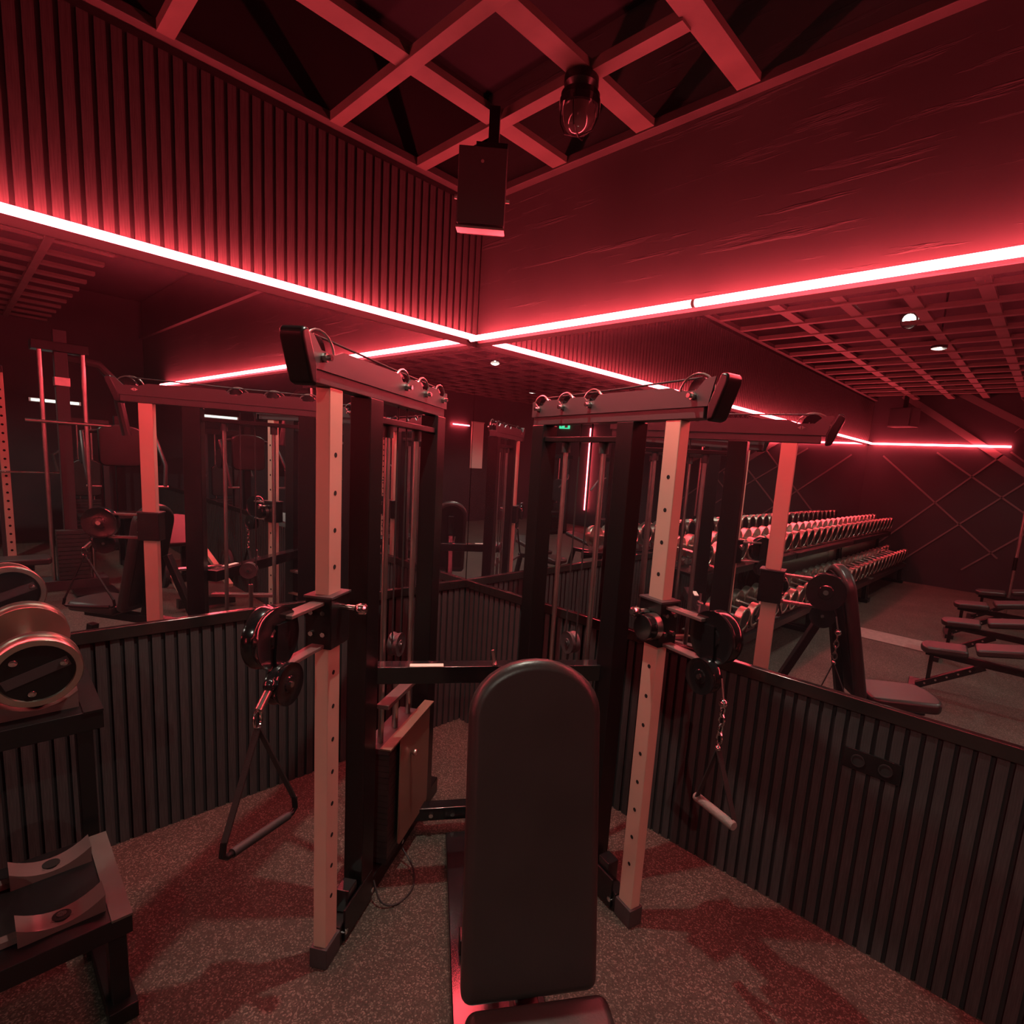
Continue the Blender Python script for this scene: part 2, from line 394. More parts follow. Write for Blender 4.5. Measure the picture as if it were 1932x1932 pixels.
for k in range(4):
    an = k * PI / 2 + 0.4; u = Vector((math.cos(an), math.sin(an), 0))
    MB().tube([u * 0.088 + Vector((0, 0, -0.11)), u * 0.085 + Vector((0, 0, -0.17)), u * 0.062 + Vector((0, 0, -0.215)), Vector((0, 0, -0.232))], 0.003, 6).build('guard_wire', 'frame_black', bl)

# hanging loudspeaker in the corner
LS = thing('hanging_loudspeaker', 'dark box loudspeaker hanging from the ceiling battens in the corner', 'speaker', (0.86, -0.72, 3.03), math.radians(45))
# local: -y faces the camera
MB().box((-0.108, 0.0, 0.0), (0.108, 0.09, 0.345)).build('cabinet', 'speaker', LS, bevel=0.004)
MB().box((-0.112, -0.016, 0.012), (0.112, 0.0, 0.345)).build('grille', 'speaker', LS, bevel=0.004)
MB().box((-0.114, -0.018, -0.010), (0.114, 0.05, 0.0)).build('bottom_plate', 'saddle', LS, bevel=0.001)
MB().box((-0.045, 0.09, 0.24), (0.105, 0.17, 0.42)).build('bracket', 'frame_black', LS)
MB().box((0.01, 0.10, 0.42), (0.06, 0.15, 0.585)).build('bracket_stem', 'frame_black', LS)
MB().cyl((0.0, -0.016, 0.28), (0.0, -0.021, 0.28), 0.008, n=12).build('badge', 'chrome', LS)
for sx in (-1, 1):
    MB().cyl((sx * 0.112, 0.03, 0.14), (sx * 0.130, 0.03, 0.14), 0.010, n=12).build('side_knob', 'steel', LS)

# ================================================================== FUNCTIONAL TRAINER
MC = Vector((1.595, -1.10, 0)); AX = Vector((-0.8148, 0.5798, 0)).normalized(); PP = Vector((AX.y, -AX.x, 0))
CPH = 1 / math.sqrt(1 + 0.38 ** 2); SPH = 0.38 * CPH
FT = thing('cable_machine', 'dual-tower cable machine with champagne uprights standing in the mirrored corner', 'gym machine', MC)
def loc_m(a, p, z=0.0): return AX * a + PP * p + Vector((0, 0, z))
def tower_matrix(sg, off=(0, 0)):
    t = AX * CPH - PP * sg * SPH; n = -PP * sg * CPH - AX * SPH
    o = PP * sg * 0.613 + t * off[0] + n * off[1]
    M_ = Matrix((t, n, Vector((0, 0, 1)))).transposed().to_4x4(); M_.translation = o
    return M_
TM = {-1: tower_matrix(-1, (-0.035, -0.012)), 1: tower_matrix(1, (0, 0))}

def pulley_mesh(T, s, l, z, r, wdt, name, parent, mt='gloss_black'):
    b = MB(T)
    b.lathe([(0, -0.02), (r * 0.35, -0.02), (r * 0.4, 0.05), (r * 0.8, 0.05), (r, 0.0), (r, 0.18), (r * 0.9, 0.5), (r, 0.82), (r, 1), (r * 0.8, 0.95), (r * 0.4, 0.95), (r * 0.35, 1.02), (0, 1.02)],
            (s, l - wdt / 2, z), (s, l + wdt / 2, z), 32)
    o = b.build(name, mt, parent)
    MB(T).cyl((s, l - wdt / 2 - 0.006, z), (s, l + wdt / 2 + 0.006, z), r * 0.14, n=12).build('axle_bolt', 'chrome', o)
    return o

HZ = 2.145
for sg in (-1, 1):
    T = TM[sg]
    # upright with adjustment holes
    c = MB(T).box((-0.04, -0.0255, 0.075), (0.04, 0.0255, HZ)).build('upright', 'champagne', FT, bevel=0.004)
    k = 0
    z = 1.93
    while z > 0.25:
        MB(T).cyl((-0.004, 0.0245, z), (-0.004, 0.0262, z), 0.0085, n=12).build('adjustment_hole', 'hole_black', c); z -= 0.127
    MB(T).box((-0.05, -0.036, 0.0), (0.05, 0.036, 0.085)).build('upright_shoe', 'frame_satin', FT, bevel=0.004)
    # boom: hollow section, two side plates, end cap, pulleys with guard loops
    bo = MB(T).box((-0.15, -0.030, HZ), (1.02, 0.030, HZ + 0.055)).build('boom', 'frame_satin', FT, bevel=0.004)
    for l0 in (-0.037, 0.030):
        prof = [(-0.17, HZ + 0.042), (1.030, HZ + 0.042), (1.030, HZ + 0.118)]
        for s_ in (0.96, 0.74, 0.52):
            prof += [(s_ + 0.055, HZ + 0.120), (s_ + 0.025, HZ + 0.098), (s_ - 0.030, HZ + 0.098), (s_ - 0.060, HZ + 0.122)]
        prof += [(0.40, HZ + 0.124), (0.02, HZ + 0.118), (-0.03, HZ + 0.100), (-0.11, HZ + 0.100), (-0.15, HZ + 0.138), (-0.195, HZ + 0.142)]
        MB(T).prism([(q[0], l0, q[1]) for q in prof], (0, 0.007, 0)).build('side_plate', 'frame_satin', bo)
    tp = 0.062 if sg < 0 else 0.025
    capp = [(-0.195, HZ - 0.012), (-0.225, HZ - 0.004), (-0.272, HZ + 0.118), (-0.274, HZ + 0.140), (-0.262, HZ + 0.150), (-0.240, HZ + 0.152), (-0.195, HZ + 0.05)]
    MB(T).prism([(q[0] + tp, -0.040, q[1]) for q in capp], (0, 0.080, 0)).build('end_cap', 'frame_black', bo, bevel=0.010, seg=3)
    for s_ in (-0.10, 0.52, 0.74, 0.96):
        r = 0.052 if s_ < 0 else 0.042
        pulley_mesh(T, s_, 0.0, HZ + 0.098, r, 0.026, 'pulley', bo)
        MB(T).cyl((s_, 0.037, HZ + 0.080), (s_, 0.050, HZ + 0.080), 0.014, n=6).build('bolt', 'steel', bo)
        MB(T).cyl((s_, 0.050, HZ + 0.080), (s_, 0.066, HZ + 0.080), 0.009, n=12).build('bolt', 'chrome', bo)
        R_ = r + 0.014
        MB(T).tube([(s_ + R_ * math.cos(q * PI / 10) * (1.25), 0.024, HZ + 0.095 + R_ * math.sin(q * PI / 10)) for q in range(0, 11)], 0.004, 8).build('guard_loop', 'steel', bo)
    MB(T).tube([(-0.10, 0.0, HZ + 0.150), (0.52, 0.0, HZ + 0.142), (0.74, 0, HZ + 0.142), (0.96, 0, HZ + 0.140)], 0.004, 8).build('cable', 'rubber', bo)
    for (e0, e1) in ((-0.070, -0.052), (-0.030, -0.048)):
        MB(T).prism([(e0, -0.0372, HZ + 0.078), (e1, -0.0372, HZ + 0.068), (e1, -0.0372, HZ + 0.088)], (0, -0.001, 0)).build('emblem', 'steel', bo)
    # front post, rear post, rods and rod carriers
    MB(T).box((0.21, -0.042, 0.09), (0.315, 0.040, HZ)).build('front_post', 'frame_black', FT, bevel=0.004)
    MB(T).box((0.90, -0.045, 0.09), (1.01, 0.042, HZ)).build('rear_post', 'frame_black', FT, bevel=0.004)
    MB(T).box((0.315, -0.03, HZ - 0.085), (0.90, 0.03, HZ - 0.06)).build('rod_carrier', 'frame_black', FT, bevel=0.003)
    for s_ in (0.44, 0.74):
        g_ = MB(T).cyl((s_, 0, 0.12), (s_, 0, HZ - 0.085), 0.0125, n=16).build('guide_rod', 'steel', FT)
        MB(T).cyl((s_, 0, HZ - 0.135), (s_, 0, HZ - 0.085), 0.022, n=16).build('rod_collar', 'rubber', g_)
    # weight stack
    ws = MB(T).box((0.40, -0.062, 0.10), (0.78, 0.062, 0.122)).build('weight_stack_base', 'rubber', FT)
    for k in range(18):
        z0 = 0.124 + k * 0.0285
        MB(T).box((0.40, -0.062, z0), (0.78, 0.062, z0 + 0.0265)).build('weight_plate', 'plate_iron', ws)
    MB(T).box((0.38, -0.066, 0.642), (0.80, 0.066, 0.668)).build('top_plate', 'frame_satin', ws, bevel=0.003)
    MB(T).cyl((0.59, 0, 0.66), (0.59, 0, 0.98), 0.014, n=14).build('selector_stem', 'steel', ws)
    MB(T).cyl((0.59, 0.06, 0.555), (0.59, 0.10, 0.555), 0.007, n=10).build('selector_pin', 'chrome', ws)
    MB(T).sphere((0.59, 0.105, 0.555), 0.015).build('selector_knob', 'brass_ring', ws)
    # shroud panel with rounded corners on the inner side
    sh = []
    for (cx, cz, a0) in ((0.80, 0.17, -90), (0.80, 0.66, 0), (0.50, 0.66, 90), (0.50, 0.17, 180)):
        for q in range(5):
            an = math.radians(a0 + q * 22.5); sh.append((cx + 0.03 * math.cos(an), 0.078, cz + 0.03 * math.sin(an)))
    MB(T).prism(sh, (0, 0.006, 0)).build('shroud_panel', 'shroud', FT, bevel=0.002)
    MB(T).box((0.33, 0.05, 0.695), (0.84, 0.10, 0.702)).build('shroud_ledge', 'shroud', FT)
    MB(T).box((0.33, 0.03, 0.88), (0.72, 0.085, 0.90)).build('stack_bracket', 'saddle', FT, bevel=0.002)
    # cable run and floating pulley
    MB(T).tube([(0.59, 0, 0.98), (0.59, 0, 1.02)], 0.004, 8).build('cable', 'rubber', FT)
    pulley_mesh(T, 0.58, 0.0, 1.08, 0.055, 0.045, 'floating_pulley', FT, 'frame_satin')
    MB(T).tube([(0.535, 0, 1.08), (0.535, 0, HZ + 0.1)], 0.004, 8).build('cable', 'rubber', FT)
    MB(T).tube([(0.625, 0, 1.08), (0.625, 0, HZ + 0.1)], 0.004, 8).build('cable', 'rubber', FT)
    # base rail with bolts and brackets
    ra = MB(T).box((0.05, -0.034, 0.0), (1.14, 0.034, 0.09)).build('base_rail', 'frame_black', FT, bevel=0.005)
    for s_ in (0.08, 0.30, 0.62, 0.95):
        MB(T).cyl((s_, 0.034, 0.05), (s_, 0.046, 0.05), 0.012, n=6).build('bolt', 'chrome', ra)
    MB(T).box((0.07, 0.034, 0.012), (0.30, 0.044, 0.15)).build('gusset_plate', 'frame_black', ra, bevel=0.003)
    MB(T).box((0.12, -0.03, 0.09), (0.19, 0.03, 0.19)).build('pulley_bracket', 'gloss_black', ra, bevel=0.004)
    # carriage on the upright
    zc = 1.27 if sg < 0 else 1.265
    ca = MB(T).box((-0.062, -0.048, zc), (0.062, 0.048, zc + 0.185)).build('carriage', 'frame_black', FT, bevel=0.005)
    MB(T).box((-0.066, -0.052, zc + 0.178), (0.066, 0.052, zc + 0.187)).build('carriage_rim', 'frame_satin', ca, bevel=0.002)
    for dz in (0.055, 0.13):
        for dl in (-0.022, 0.022):
            MB(T).cyl((-0.062, dl, zc + dz), (-0.072, dl, zc + dz), 0.009, n=6).build('bolt', 'chrome', ca)
    for dz in (0.005, 0.155):
        MB(T).box((-0.24, -0.024, zc + dz), (-0.06, 0.024, zc + dz + 0.013)).build('pulley_arm', 'saddle', ca, bevel=0.003)
    MB(T).cyl((0.0, 0.048, zc + 0.14), (0.0, 0.105, zc + 0.14), 0.011, n=14).build('pop_pin', 'chrome', ca)
    kn = [(0, 0), (0.013, 0), (0.019, 0.2), (0.021, 0.5), (0.019, 0.85), (0.012, 1), (0, 1)]
    MB(T).lathe(kn, (0.0, 0.105, zc + 0.14), (0.0, 0.145, zc + 0.14), 18).build('pop_pin_knob', 'chrome', ca)
    pulley_mesh(T, -0.275, -0.022, zc + 0.105, 0.098, 0.055, 'swivel_pulley', ca)
    pulley_mesh(T, -0.275, 0.020, zc - 0.035, 0.066, 0.045, 'swivel_pulley', ca)
    MB(T).prism([(-0.24, 0.012, zc + 0.15), (-0.24, 0.012, zc - 0.05), (-0.285, 0.012, zc - 0.06), (-0.30, 0.012, zc + 0.05), (-0.29, 0.012, zc + 0.15)], (0, -0.008, 0)).build('swivel_bracket', 'gloss_black', ca)
    if sg > 0:
        MB(T).lathe([(0, 0), (0.05, 0), (0.05, 1), (0, 1)], (-0.035, 0.052, zc + 0.085), (-0.035, 0.115, zc + 0.085), 28).build('stop_roller', 'gloss_black', ca, bevel=0.004)
        MB(T).lathe([(0.0505, 0.0), (0.0525, 0.0), (0.0525, 0.45), (0.0505, 0.45)], (-0.035, 0.052, zc + 0.085), (-0.035, 0.115, zc + 0.085), 28).build('roller_band', 'steel', ca)

# cross members
def bar_m(p0, p1, wy, wz): return MB().bar(p0, p1, wy, wz)
cb = bar_m(loc_m(0.29, -0.505, 1.032), loc_m(0.29, 0.505, 1.032), 0.075, 0.075).build('cross_bar', 'gloss_black', FT, bevel=0.003)
bar_m(loc_m(0.268, -0.36, 1.071), loc_m(0.268, -0.22, 1.071), 0.032, 0.003).build('pale_glint', 'pale_white', cb)  # pale plate standing in for a lamp's reflection on the glossy bar top
MB().cyl(loc_m(0.275, 0.0, 1.07), loc_m(0.275, -0.012, 1.135), 0.0075, n=12).build('cross_bar_pin', 'steel', cb)
MB().cyl(loc_m(0.255, 0.0, 1.065), loc_m(0.295, 0.0, 1.075), 0.013, n=12).build('cross_bar_eyelet', 'chrome', cb)
lb = bar_m(loc_m(0.66, -0.36, 0.125), loc_m(0.66, 0.36, 0.125), 0.07, 0.07).build('lower_cross_bar', 'gloss_black', FT, bevel=0.004)
for p_ in (-0.24, -0.13, 0.13, 0.24):
    MB().cyl(loc_m(0.625, p_, 0.125), loc_m(0.612, p_, 0.125), 0.012, n=6).build('bolt', 'chrome', lb)
# thin cable lying on the floor by the left base rail
T = TM[-1]
CP = [Vector(q) for q in ((0.30, 0.045, 0.11), (0.30, 0.05, 0.10), (0.27, 0.10, 0.03), (0.30, 0.16, 0.006), (0.40, 0.19, 0.006), (0.50, 0.15, 0.02), (0.56, 0.06, 0.08), (0.57, 0.04, 0.10))]
cpts = []
for i in range(1, len(CP) - 2):
    for k in range(6):
        q = k / 6; p0, p1, p2, p3 = CP[i - 1:i + 3]
        cpts.append(0.5 * ((2 * p1) + (p2 - p0) * q + (2 * p0 - 5 * p1 + 4 * p2 - p3) * q * q + (3 * p1 - p0 - 3 * p2 + p3) * q ** 3))
MB(T).tube(cpts, 0.004, 8).build('loose_cable', 'rubber', FT)

# ---------------------------------------------------------------- handles hanging from the pulleys
def tw_world(sg, s, l, z): return MC + TM[sg] @ Vector((s, l, z))
# left: strap handle with a bar reaching almost to the floor
o = tw_world(-1, -0.36, 0.02, 0.0)
SH = thing('strap_handle', 'black stirrup strap handle hanging low from the left cable pulley', 'handle', o)
t = (TM[-1].to_3x3() @ Vector((1, 0, 0))); n = (TM[-1].to_3x3() @ Vector((0, 1, 0)))
def L3(s, l, z): return t * s + n * l + Vector((0, 0, z))
MB().tube([L3(0.012, 0, 1.24), L3(-0.03, 0, 1.20)], 0.012, 12).build('cable_end', 'steel', SH)
MB().sphere(L3(0.02, 0, 1.255), 0.02).build('cable_ball', 'gloss_black', SH)
MB().tube([L3(-0.035 + 0.016 * math.cos(q * PI / 6), 0, 1.175 + 0.028 * math.sin(q * PI / 6)) for q in range(12)], 0.0045, 8, True).build('carabiner', 'chrome', SH)
for (s1, l1, z1) in ((-0.15, -0.02, 0.865), (0.105, 0.02, 0.845)):
    MB().bar(L3(-0.035, 0, 1.15), L3(s1, l1, z1), 0.005, 0.018, n).build('strap', 'webbing', SH)
b_ = MB().tube([L3(-0.15, -0.02, 0.87), L3(-0.158, -0.02, 0.83), L3(-0.145, -0.018, 0.818), L3(0.095, 0.018, 0.798), L3(0.11, 0.02, 0.81), L3(0.105, 0.02, 0.85)], 0.009, 12).build('stirrup', 'frame_black', SH)
MB().cyl(L3(-0.125, -0.016, 0.8165), L3(0.08, 0.016, 0.7995), 0.013, n=16).build('grip', 'rubber', SH)
# right: short grey grip
o = tw_world(1, -0.36, 0.0, 0.0)
GH = thing('grip_handle', 'short grey grip handle hanging from the right cable pulley by a chain', 'handle', o)
t = (TM[1].to_3x3() @ Vector((1, 0, 0))); n = (TM[1].to_3x3() @ Vector((0, 1, 0)))
MB().tube([L3(0.02, 0, 1.24), L3(0.0, 0, 1.16)], 0.004, 8).build('cable', 'steel', GH)
MB().sphere(L3(0.0, 0, 1.155), 0.017).build('cable_ball', 'chrome', GH)
for k in range(4):
    zc = 1.125 - k * 0.034; rr = (t if k % 2 else n)
    MB().tube([rr * (0.011 * math.cos(q * PI / 5)) + Vector((0, 0, zc + 0.021 * math.sin(q * PI / 5))) for q in range(10)], 0.004, 8, True).build('chain_link', 'chrome', GH)
MB().sphere(L3(0, 0, 0.985), 0.012).build('ring', 'chrome', GH)
for d_ in (-1, 1):
    MB().bar(L3(0, 0, 0.985), L3(-0.02 + 0.085 * d_, 0.0, 0.76), 0.005, 0.022, n).build('strap', 'webbing', GH)
MB().lathe([(0, 0), (0.014, 0), (0.017, 0.03), (0.0165, 0.5), (0.017, 0.97), (0.014, 1), (0, 1)], L3(-0.115, 0.015, 0.755), L3(0.085, -0.015, 0.745), 18).build('grip', 'grip_grey', GH)

# ================================================================== BENCH IN FRONT OF THE MACHINE
BN = thing('adjustable_bench', 'black vinyl bench with upright round-topped backrest facing the camera', 'bench', MC + AX * -0.8)
def bl_(a, p, z): return AX * (a + 0.8) + PP * p + Vector((0, 0, z))
def pad_outline(wd, ln, rtop, rbot=0.03, n=16):
    pts = []
    for i in range(n + 1):
        an = PI * i / n; pts.append((wd / 2 * math.cos(an), ln - wd / 2 * rtop + wd / 2 * rtop * math.sin(an)))
    for (cx, an0) in ((-wd / 2 + rbot, PI), (wd / 2 - rbot, 1.5 * PI)):
        for i in range(5):
            an = an0 + i * PI / 8; pts.append((cx + rbot * math.cos(an), rbot + rbot * math.sin(an)))
    return pts
# backrest: bottom at a=-0.715, top leans towards the machine
b0 = (-0.812, 0.572); b1 = (-0.615, 1.425); LB = math.hypot(b1[0] - b0[0], b1[1] - b0[1]); ux, uz = (b1[0] - b0[0]) / LB, (b1[1] - b0[1]) / LB
PC = 0.003
out = pad_outline(0.362, LB, 0.82)
MB().prism([bl_(b0[0] + h * ux, PC + p_, b0[1] + h * uz) for (p_, h) in out], AX * (0.075 * uz) + Vector((0, 0, -0.075 * ux))).build('backrest', 'vinyl', BN, bevel=0.028, seg=5, smooth=50)
MB().prism([bl_(b0[0] + 0.075 * uz + h * ux, PC + p_ * 0.8, b0[1] - 0.075 * ux + 0.05 + h * uz * 0.9) for (p_, h) in out], AX * 0.012).build('back_board', 'frame_black', BN)
# seat
so = pad_outline(0.37, 0.47, 0.45)
MB().prism([bl_(-0.825 - h, PC + 0.01 + p_, 0.528) for (p_, h) in so], (0, 0, 0.075)).build('seat', 'vinyl', BN, bevel=0.026, seg=5, smooth=50)
# frame
def bbar(a0, p0, z0, a1, p1, z1, wy, wz, name='frame_tube', mt='frame_black', bev=0.005):
    return MB().bar(bl_(a0, p0, z0), bl_(a1, p1, z1), wy, wz).build(name, mt, BN, bevel=bev)
bbar(-1.24, PC, 0.49, -0.15, PC, 0.46, 0.07, 0.07, 'seat_beam')
bbar(-0.71, PC, 0.50, -0.555, PC, 1.25, 0.06, 0.05, 'back_support')
bbar(-0.20, PC, 0.36, -0.50, PC, 1.02, 0.05, 0.05, 'ladder_strut')
bbar(-1.20, PC, 0.38, -1.26, PC, 0.05, 0.06, 0.06, 'leg'); bbar(-0.18, PC, 0.38, -0.12, PC, 0.05, 0.06, 0.06, 'leg')
bbar(-1.26, -0.15, 0.03, -1.26, 0.15, 0.03, 0.07, 0.06, 'foot'); bbar(-0.12, -0.13, 0.10, -0.12, 0.13, 0.10, 0.07, 0.06, 'foot')
# low glossy guide plate on the floor under the bench
MB().bar(bl_(0.56, 0.0, 0.035), bl_(-1.20, 0.0, 0.035), 0.33, 0.07).build('base_plate', 'gloss_black', BN, bevel=0.006)

# ================================================================== DUMBBELL RACKS ALONG THE LEFT WALL
SLOT = 0.27; Y0 = -2.19
def saddle_mesh():
    b = MB(); pts = []
    n_ = 10
    for i in range(n_ + 1):
        y = -0.105 + 0.21 * i / n_; pts.append((0, y, 0.022 + 0.045 * (y / 0.105) ** 2))
    poly = [(0, -0.105, 0)] + pts + [(0, 0.105, 0)]
    b.prism(poly, (0.07, 0, 0)); return b.mesh('saddle', 'saddle')
SAD = saddle_mesh()
SADBOLT = MB().cyl((0.035, 0, 0.016), (0.035, 0, 0.026), 0.013, n=14).mesh('saddle_bolt', 'chrome')
SADPAD = MB().lathe([(0, 0), (0.024, 0), (0.024, 1), (0, 1)], (0.035, 0, 0.010), (0.035, 0, 0.022), 18).mesh('saddle_washer', 'hole_black')
TILT_D = math.radians(7.0)
def rack(y0, label, saddles):
    n_ = 10; Ly = n_ * SLOT
    R = thing('dumbbell_rack', label, 'rack', (0, y0, 0), 0, 'dumbbell racks')
    # trays: sloping slabs with a front lip
    for (nm, xb_, xf, zf, rise) in (('upper_tray', 0.28, 0.70, 0.985, 0.05), ('lower_tray', 0.60, 1.04, 0.40, 0.05)):
        tr = MB().prism([(xb_, 0, zf + rise), (xf, 0, zf), (xf, 0, zf - 0.07), (xf - 0.03, 0, zf - 0.07), (xf - 0.04, 0, zf - 0.02), (xb_, 0, zf + rise - 0.02)], (0, -Ly, 0)).build(nm, 'frame_black', R, bevel=0.003)
        ew = 0.055
        for ye in (0.0, -Ly + ew):
            MB().prism([(xb_, ye, zf + rise + 0.004), (xf + 0.005, ye, zf + 0.004), (xf + 0.005, ye, zf - 0.004), (xb_, ye, zf + rise - 0.004)], (0, -ew, 0)).build('end_strip', 'tray_grey' if nm == 'lower_tray' else 'frame_black', tr)
        ns = saddles if saddles else 0
        for k in range(ns):
            yy = -0.165 - k * SLOT
            for xs in (xf - 0.125, xb_ + 0.06):
                zz = zf + rise * (xf - xs - 0.042) / (xf - xb_)
                s_ = obj('saddle', SAD, tr, (xs, yy, zz + 0.002)); s_.rotation_euler = (0, math.atan2(rise, xf - xb_), 0)
                bt = obj('saddle_washer', SADPAD, tr, (xs, yy, zz + 0.002))
                if xs > xb_ + 0.1: obj('saddle_bolt', SADBOLT, tr, (xs, yy, zz + 0.003))
        MB().bar((xb_ + 0.10, -0.06, zf + rise * 0.75 + 0.012), (xb_ + 0.10, -Ly + 0.06, zf + rise * 0.75 + 0.012), 0.03, 0.02).build('cradle_rail', 'saddle', tr)
        MB().bar((xf - 0.09, -0.06, zf + rise * 0.2 + 0.012), (xf - 0.09, -Ly + 0.06, zf + rise * 0.2 + 0.012), 0.03, 0.02).build('cradle_rail', 'saddle', tr)
    for ye in (-0.035, -Ly + 0.035):
        MB().bar((0.52, ye, 0.05), (0.48, ye, 1.0), 0.05, 0.06, (1, 0, 0)).build('post', 'frame_black', R, bevel=0.004)
        MB().bar((0.97, ye, 0.05), (0.95, ye, 0.40), 0.05, 0.07, (1, 0, 0)).build('leg', 'frame_black', R, bevel=0.004)
        MB().bar((0.30, ye, 0.03), (1.04, ye, 0.03), 0.08, 0.06).build('foot', 'frame_black', R, bevel=0.004)
    if not saddles: MB().box((0.46, -Ly + 0.06, 0.52), (0.475, -0.06, 0.86)).build('back_panel', 'saddle', R)
    return R
rack(Y0, 'black two-tier dumbbell rack at the left edge, its lowest front cradles empty', 4)
rack(Y0 - 10 * SLOT - 0.03, 'middle two-tier dumbbell rack along the left wall, seen in the right mirror', 0)
rack(Y0 - 20 * SLOT - 0.06, 'two-tier dumbbell rack nearest the far wall, seen in the right mirror', 0)
# bolts in the two empty cradles
# dumbbell prototype: axis along x, front face at +x
RD = 0.121
def dumbbell(label, group):
    D = thing('dumbbell', label, 'dumbbell', (0, 0, 0), 0, group)
    MB().lathe([(0, 0), (0.016, 0), (0.0185, 0.5), (0.016, 1), (0, 1)], (-0.114, 0, 0), (0.114, 0, 0), 16).build('handle', 'steel', D)
    for sx in (1, -1):
        x0, x1 = 0.112 * sx, 0.19 * sx
        h = MB().lathe([(0, 0), (RD * 0.8, 0), (RD * 0.985, 0.03), (RD, 0.10), (RD, 0.34), (RD * 0.965, 0.38), (RD * 0.965, 0.56), (RD, 0.60), (RD, 0.93), (RD * 0.97, 1.0), (RD * 0.82, 1.0), (RD * 0.80, 0.90), (0, 0.90)], (x0, 0, 0), (x1, 0, 0), 40).build('head', 'brass_ring', D)
        MB().cyl((x0 + (x1 - x0) * 0.90, 0, 0), (x0 + (x1 - x0) * 0.92, 0, 0), RD * 0.80, n=36).build('end_cap', 'frame_black', h)
        MB().box((min(x0 + (x1 - x0) * 0.92, x0 + (x1 - x0) * 0.94), -RD * 0.72, -0.018), (max(x0 + (x1 - x0) * 0.92, x0 + (x1 - x0) * 0.94), RD * 0.72, 0.018)).build('name_band', 'frame_satin', h)
        for k in range(3):
            an = PI / 2 + 0.5 + k * 2 * PI / 3; r = RD * 0.6
            MB().lathe([(0, 0), (0.011, 0), (0.011, 0.6), (0.008, 1), (0, 1)], (x0 + (x1 - x0) * 0.95, r * math.cos(an), r * math.sin(an)), (x0 + (x1 - x0) * 1.0, r * math.cos(an), r * math.sin(an)), 12).build('cap_bolt', 'chrome', h)
    return D
D0 = dumbbell('large round-headed dumbbell with steel rims on the upper tray at the left edge', 'dumbbells on the racks')
D0.location = (0.515, Y0 - 0.165, 1.18); D0.rotation_euler = (0.35, TILT_D, 0)
def small_dumbbell(label):
    D = thing('dumbbell', label, 'dumbbell', (0, 0, 0), 0, 'dumbbells on the racks')
    MB().cyl((-0.114, 0, 0), (0.114, 0, 0), 0.017, n=10).build('handle', 'steel', D)
    for sx in (1, -1):
        x0, x1 = 0.112 * sx, 0.19 * sx
        h = MB().lathe([(0, 0), (RD * 0.9, 0), (RD, 0.12), (RD, 0.94), (RD * 0.97, 1.0), (RD * 0.80, 1.0), (RD * 0.78, 0.94), (0, 0.94)], (x0, 0, 0), (x1, 0, 0), 24).build('head', 'brass_ring', D)
        MB().cyl((x0 + (x1 - x0) * 0.945, 0, 0), (x0 + (x1 - x0) * 0.955, 0, 0), RD * 0.775, n=20).build('end_cap', 'frame_black', h)
    return D
RN = ['nearest', 'middle', 'farthest']
LBU = ['round-headed dumbbell on the upper tray of the %s rack, seen in the mirror' % q for q in RN]
LBL = ['round-headed dumbbell on the lower tray of the %s rack, seen in the mirror' % q for q in RN]
SD = small_dumbbell(LBU[0]); first = True
for r_ in range(3):
    for k in range(10):
        yy = Y0 - r_ * (10 * SLOT + 0.03) - 0.165 - k * SLOT
        if yy - 0.1 < YM: continue
        for (tier, xc, zc) in (('u', 0.515, 1.18), ('l', 0.84, 0.595)):
            if r_ == 0 and k == 0: continue
            sc = 1.0
            lo = (xc, yy, zc)
            if first: SD.location = lo; SD.rotation_euler = (0, TILT_D, 0); first = False
            else: dup(SD, lo, (random.uniform(-1, 1), TILT_D, 0), (LBU if tier == 'u' else LBL)[r_])

# ================================================================== FURNITURE SEEN IN THE RIGHT MIRROR
def utility_bench(label):
    B = thing('utility_bench', label, 'bench', (0, 0, 0), 0, 'utility benches behind the camera')
    def pad(x0, x1, z0, z1, wd, nm):
        d = Vector((x1 - x0, 0, z1 - z0)); L = d.length; d.normalize(); nrm = Vector((-d.z, 0, d.x))
        o_ = pad_outline(wd, L, 0.5)
        MB().prism([Vector((x0, 0, z0)) + d * h + Vector((0, p_, 0)) for (p_, h) in o_], nrm * 0.065).build(nm, 'vinyl', B, bevel=0.022, seg=3, smooth=50)
    pad(0.36, 0.0, 0.50, 0.47, 0.30, 'seat'); pad(0.42, 1.22, 0.47, 0.62, 0.30, 'backrest')
    MB().bar((0.05, 0, 0.40), (1.1, 0, 0.36), 0.06, 0.06).build('spine', 'frame_black', B, bevel=0.004)
    MB().bar((0.02, 0, 0.05), (0.50, 0, 0.36), 0.06, 0.06).build('ladder', 'frame_black', B, bevel=0.004)
    for k in range(5):
        MB().cyl((0.08 + k * 0.08, -0.034, 0.09 + k * 0.052), (0.08 + k * 0.08, 0.034, 0.09 + k * 0.052), 0.009, n=10).build('ladder_pin', 'steel', B)
    MB().bar((0.10, 0, 0.44), (0.10, 0, 0.10), 0.035, 0.035).build('seat_post', 'frame_black', B)
    MB().bar((1.06, 0, 0.36), (1.15, 0, 0.05), 0.06, 0.06).build('leg', 'frame_black', B, bevel=0.004)
    MB().bar((0.0, -0.22, 0.03), (0.0, 0.22, 0.03), 0.09, 0.05).build('foot', 'frame_black', B, bevel=0.004)
    MB().bar((1.15, -0.25, 0.03), (1.15, 0.25, 0.03), 0.07, 0.05).build('foot', 'frame_black', B, bevel=0.004)
    return B
UB = utility_bench('black utility bench nearest the mirror, seat end towards the dumbbells')
UB.location = (2.30, -3.75, 0); UB.rotation_euler = (0, 0, math.radians(-8))
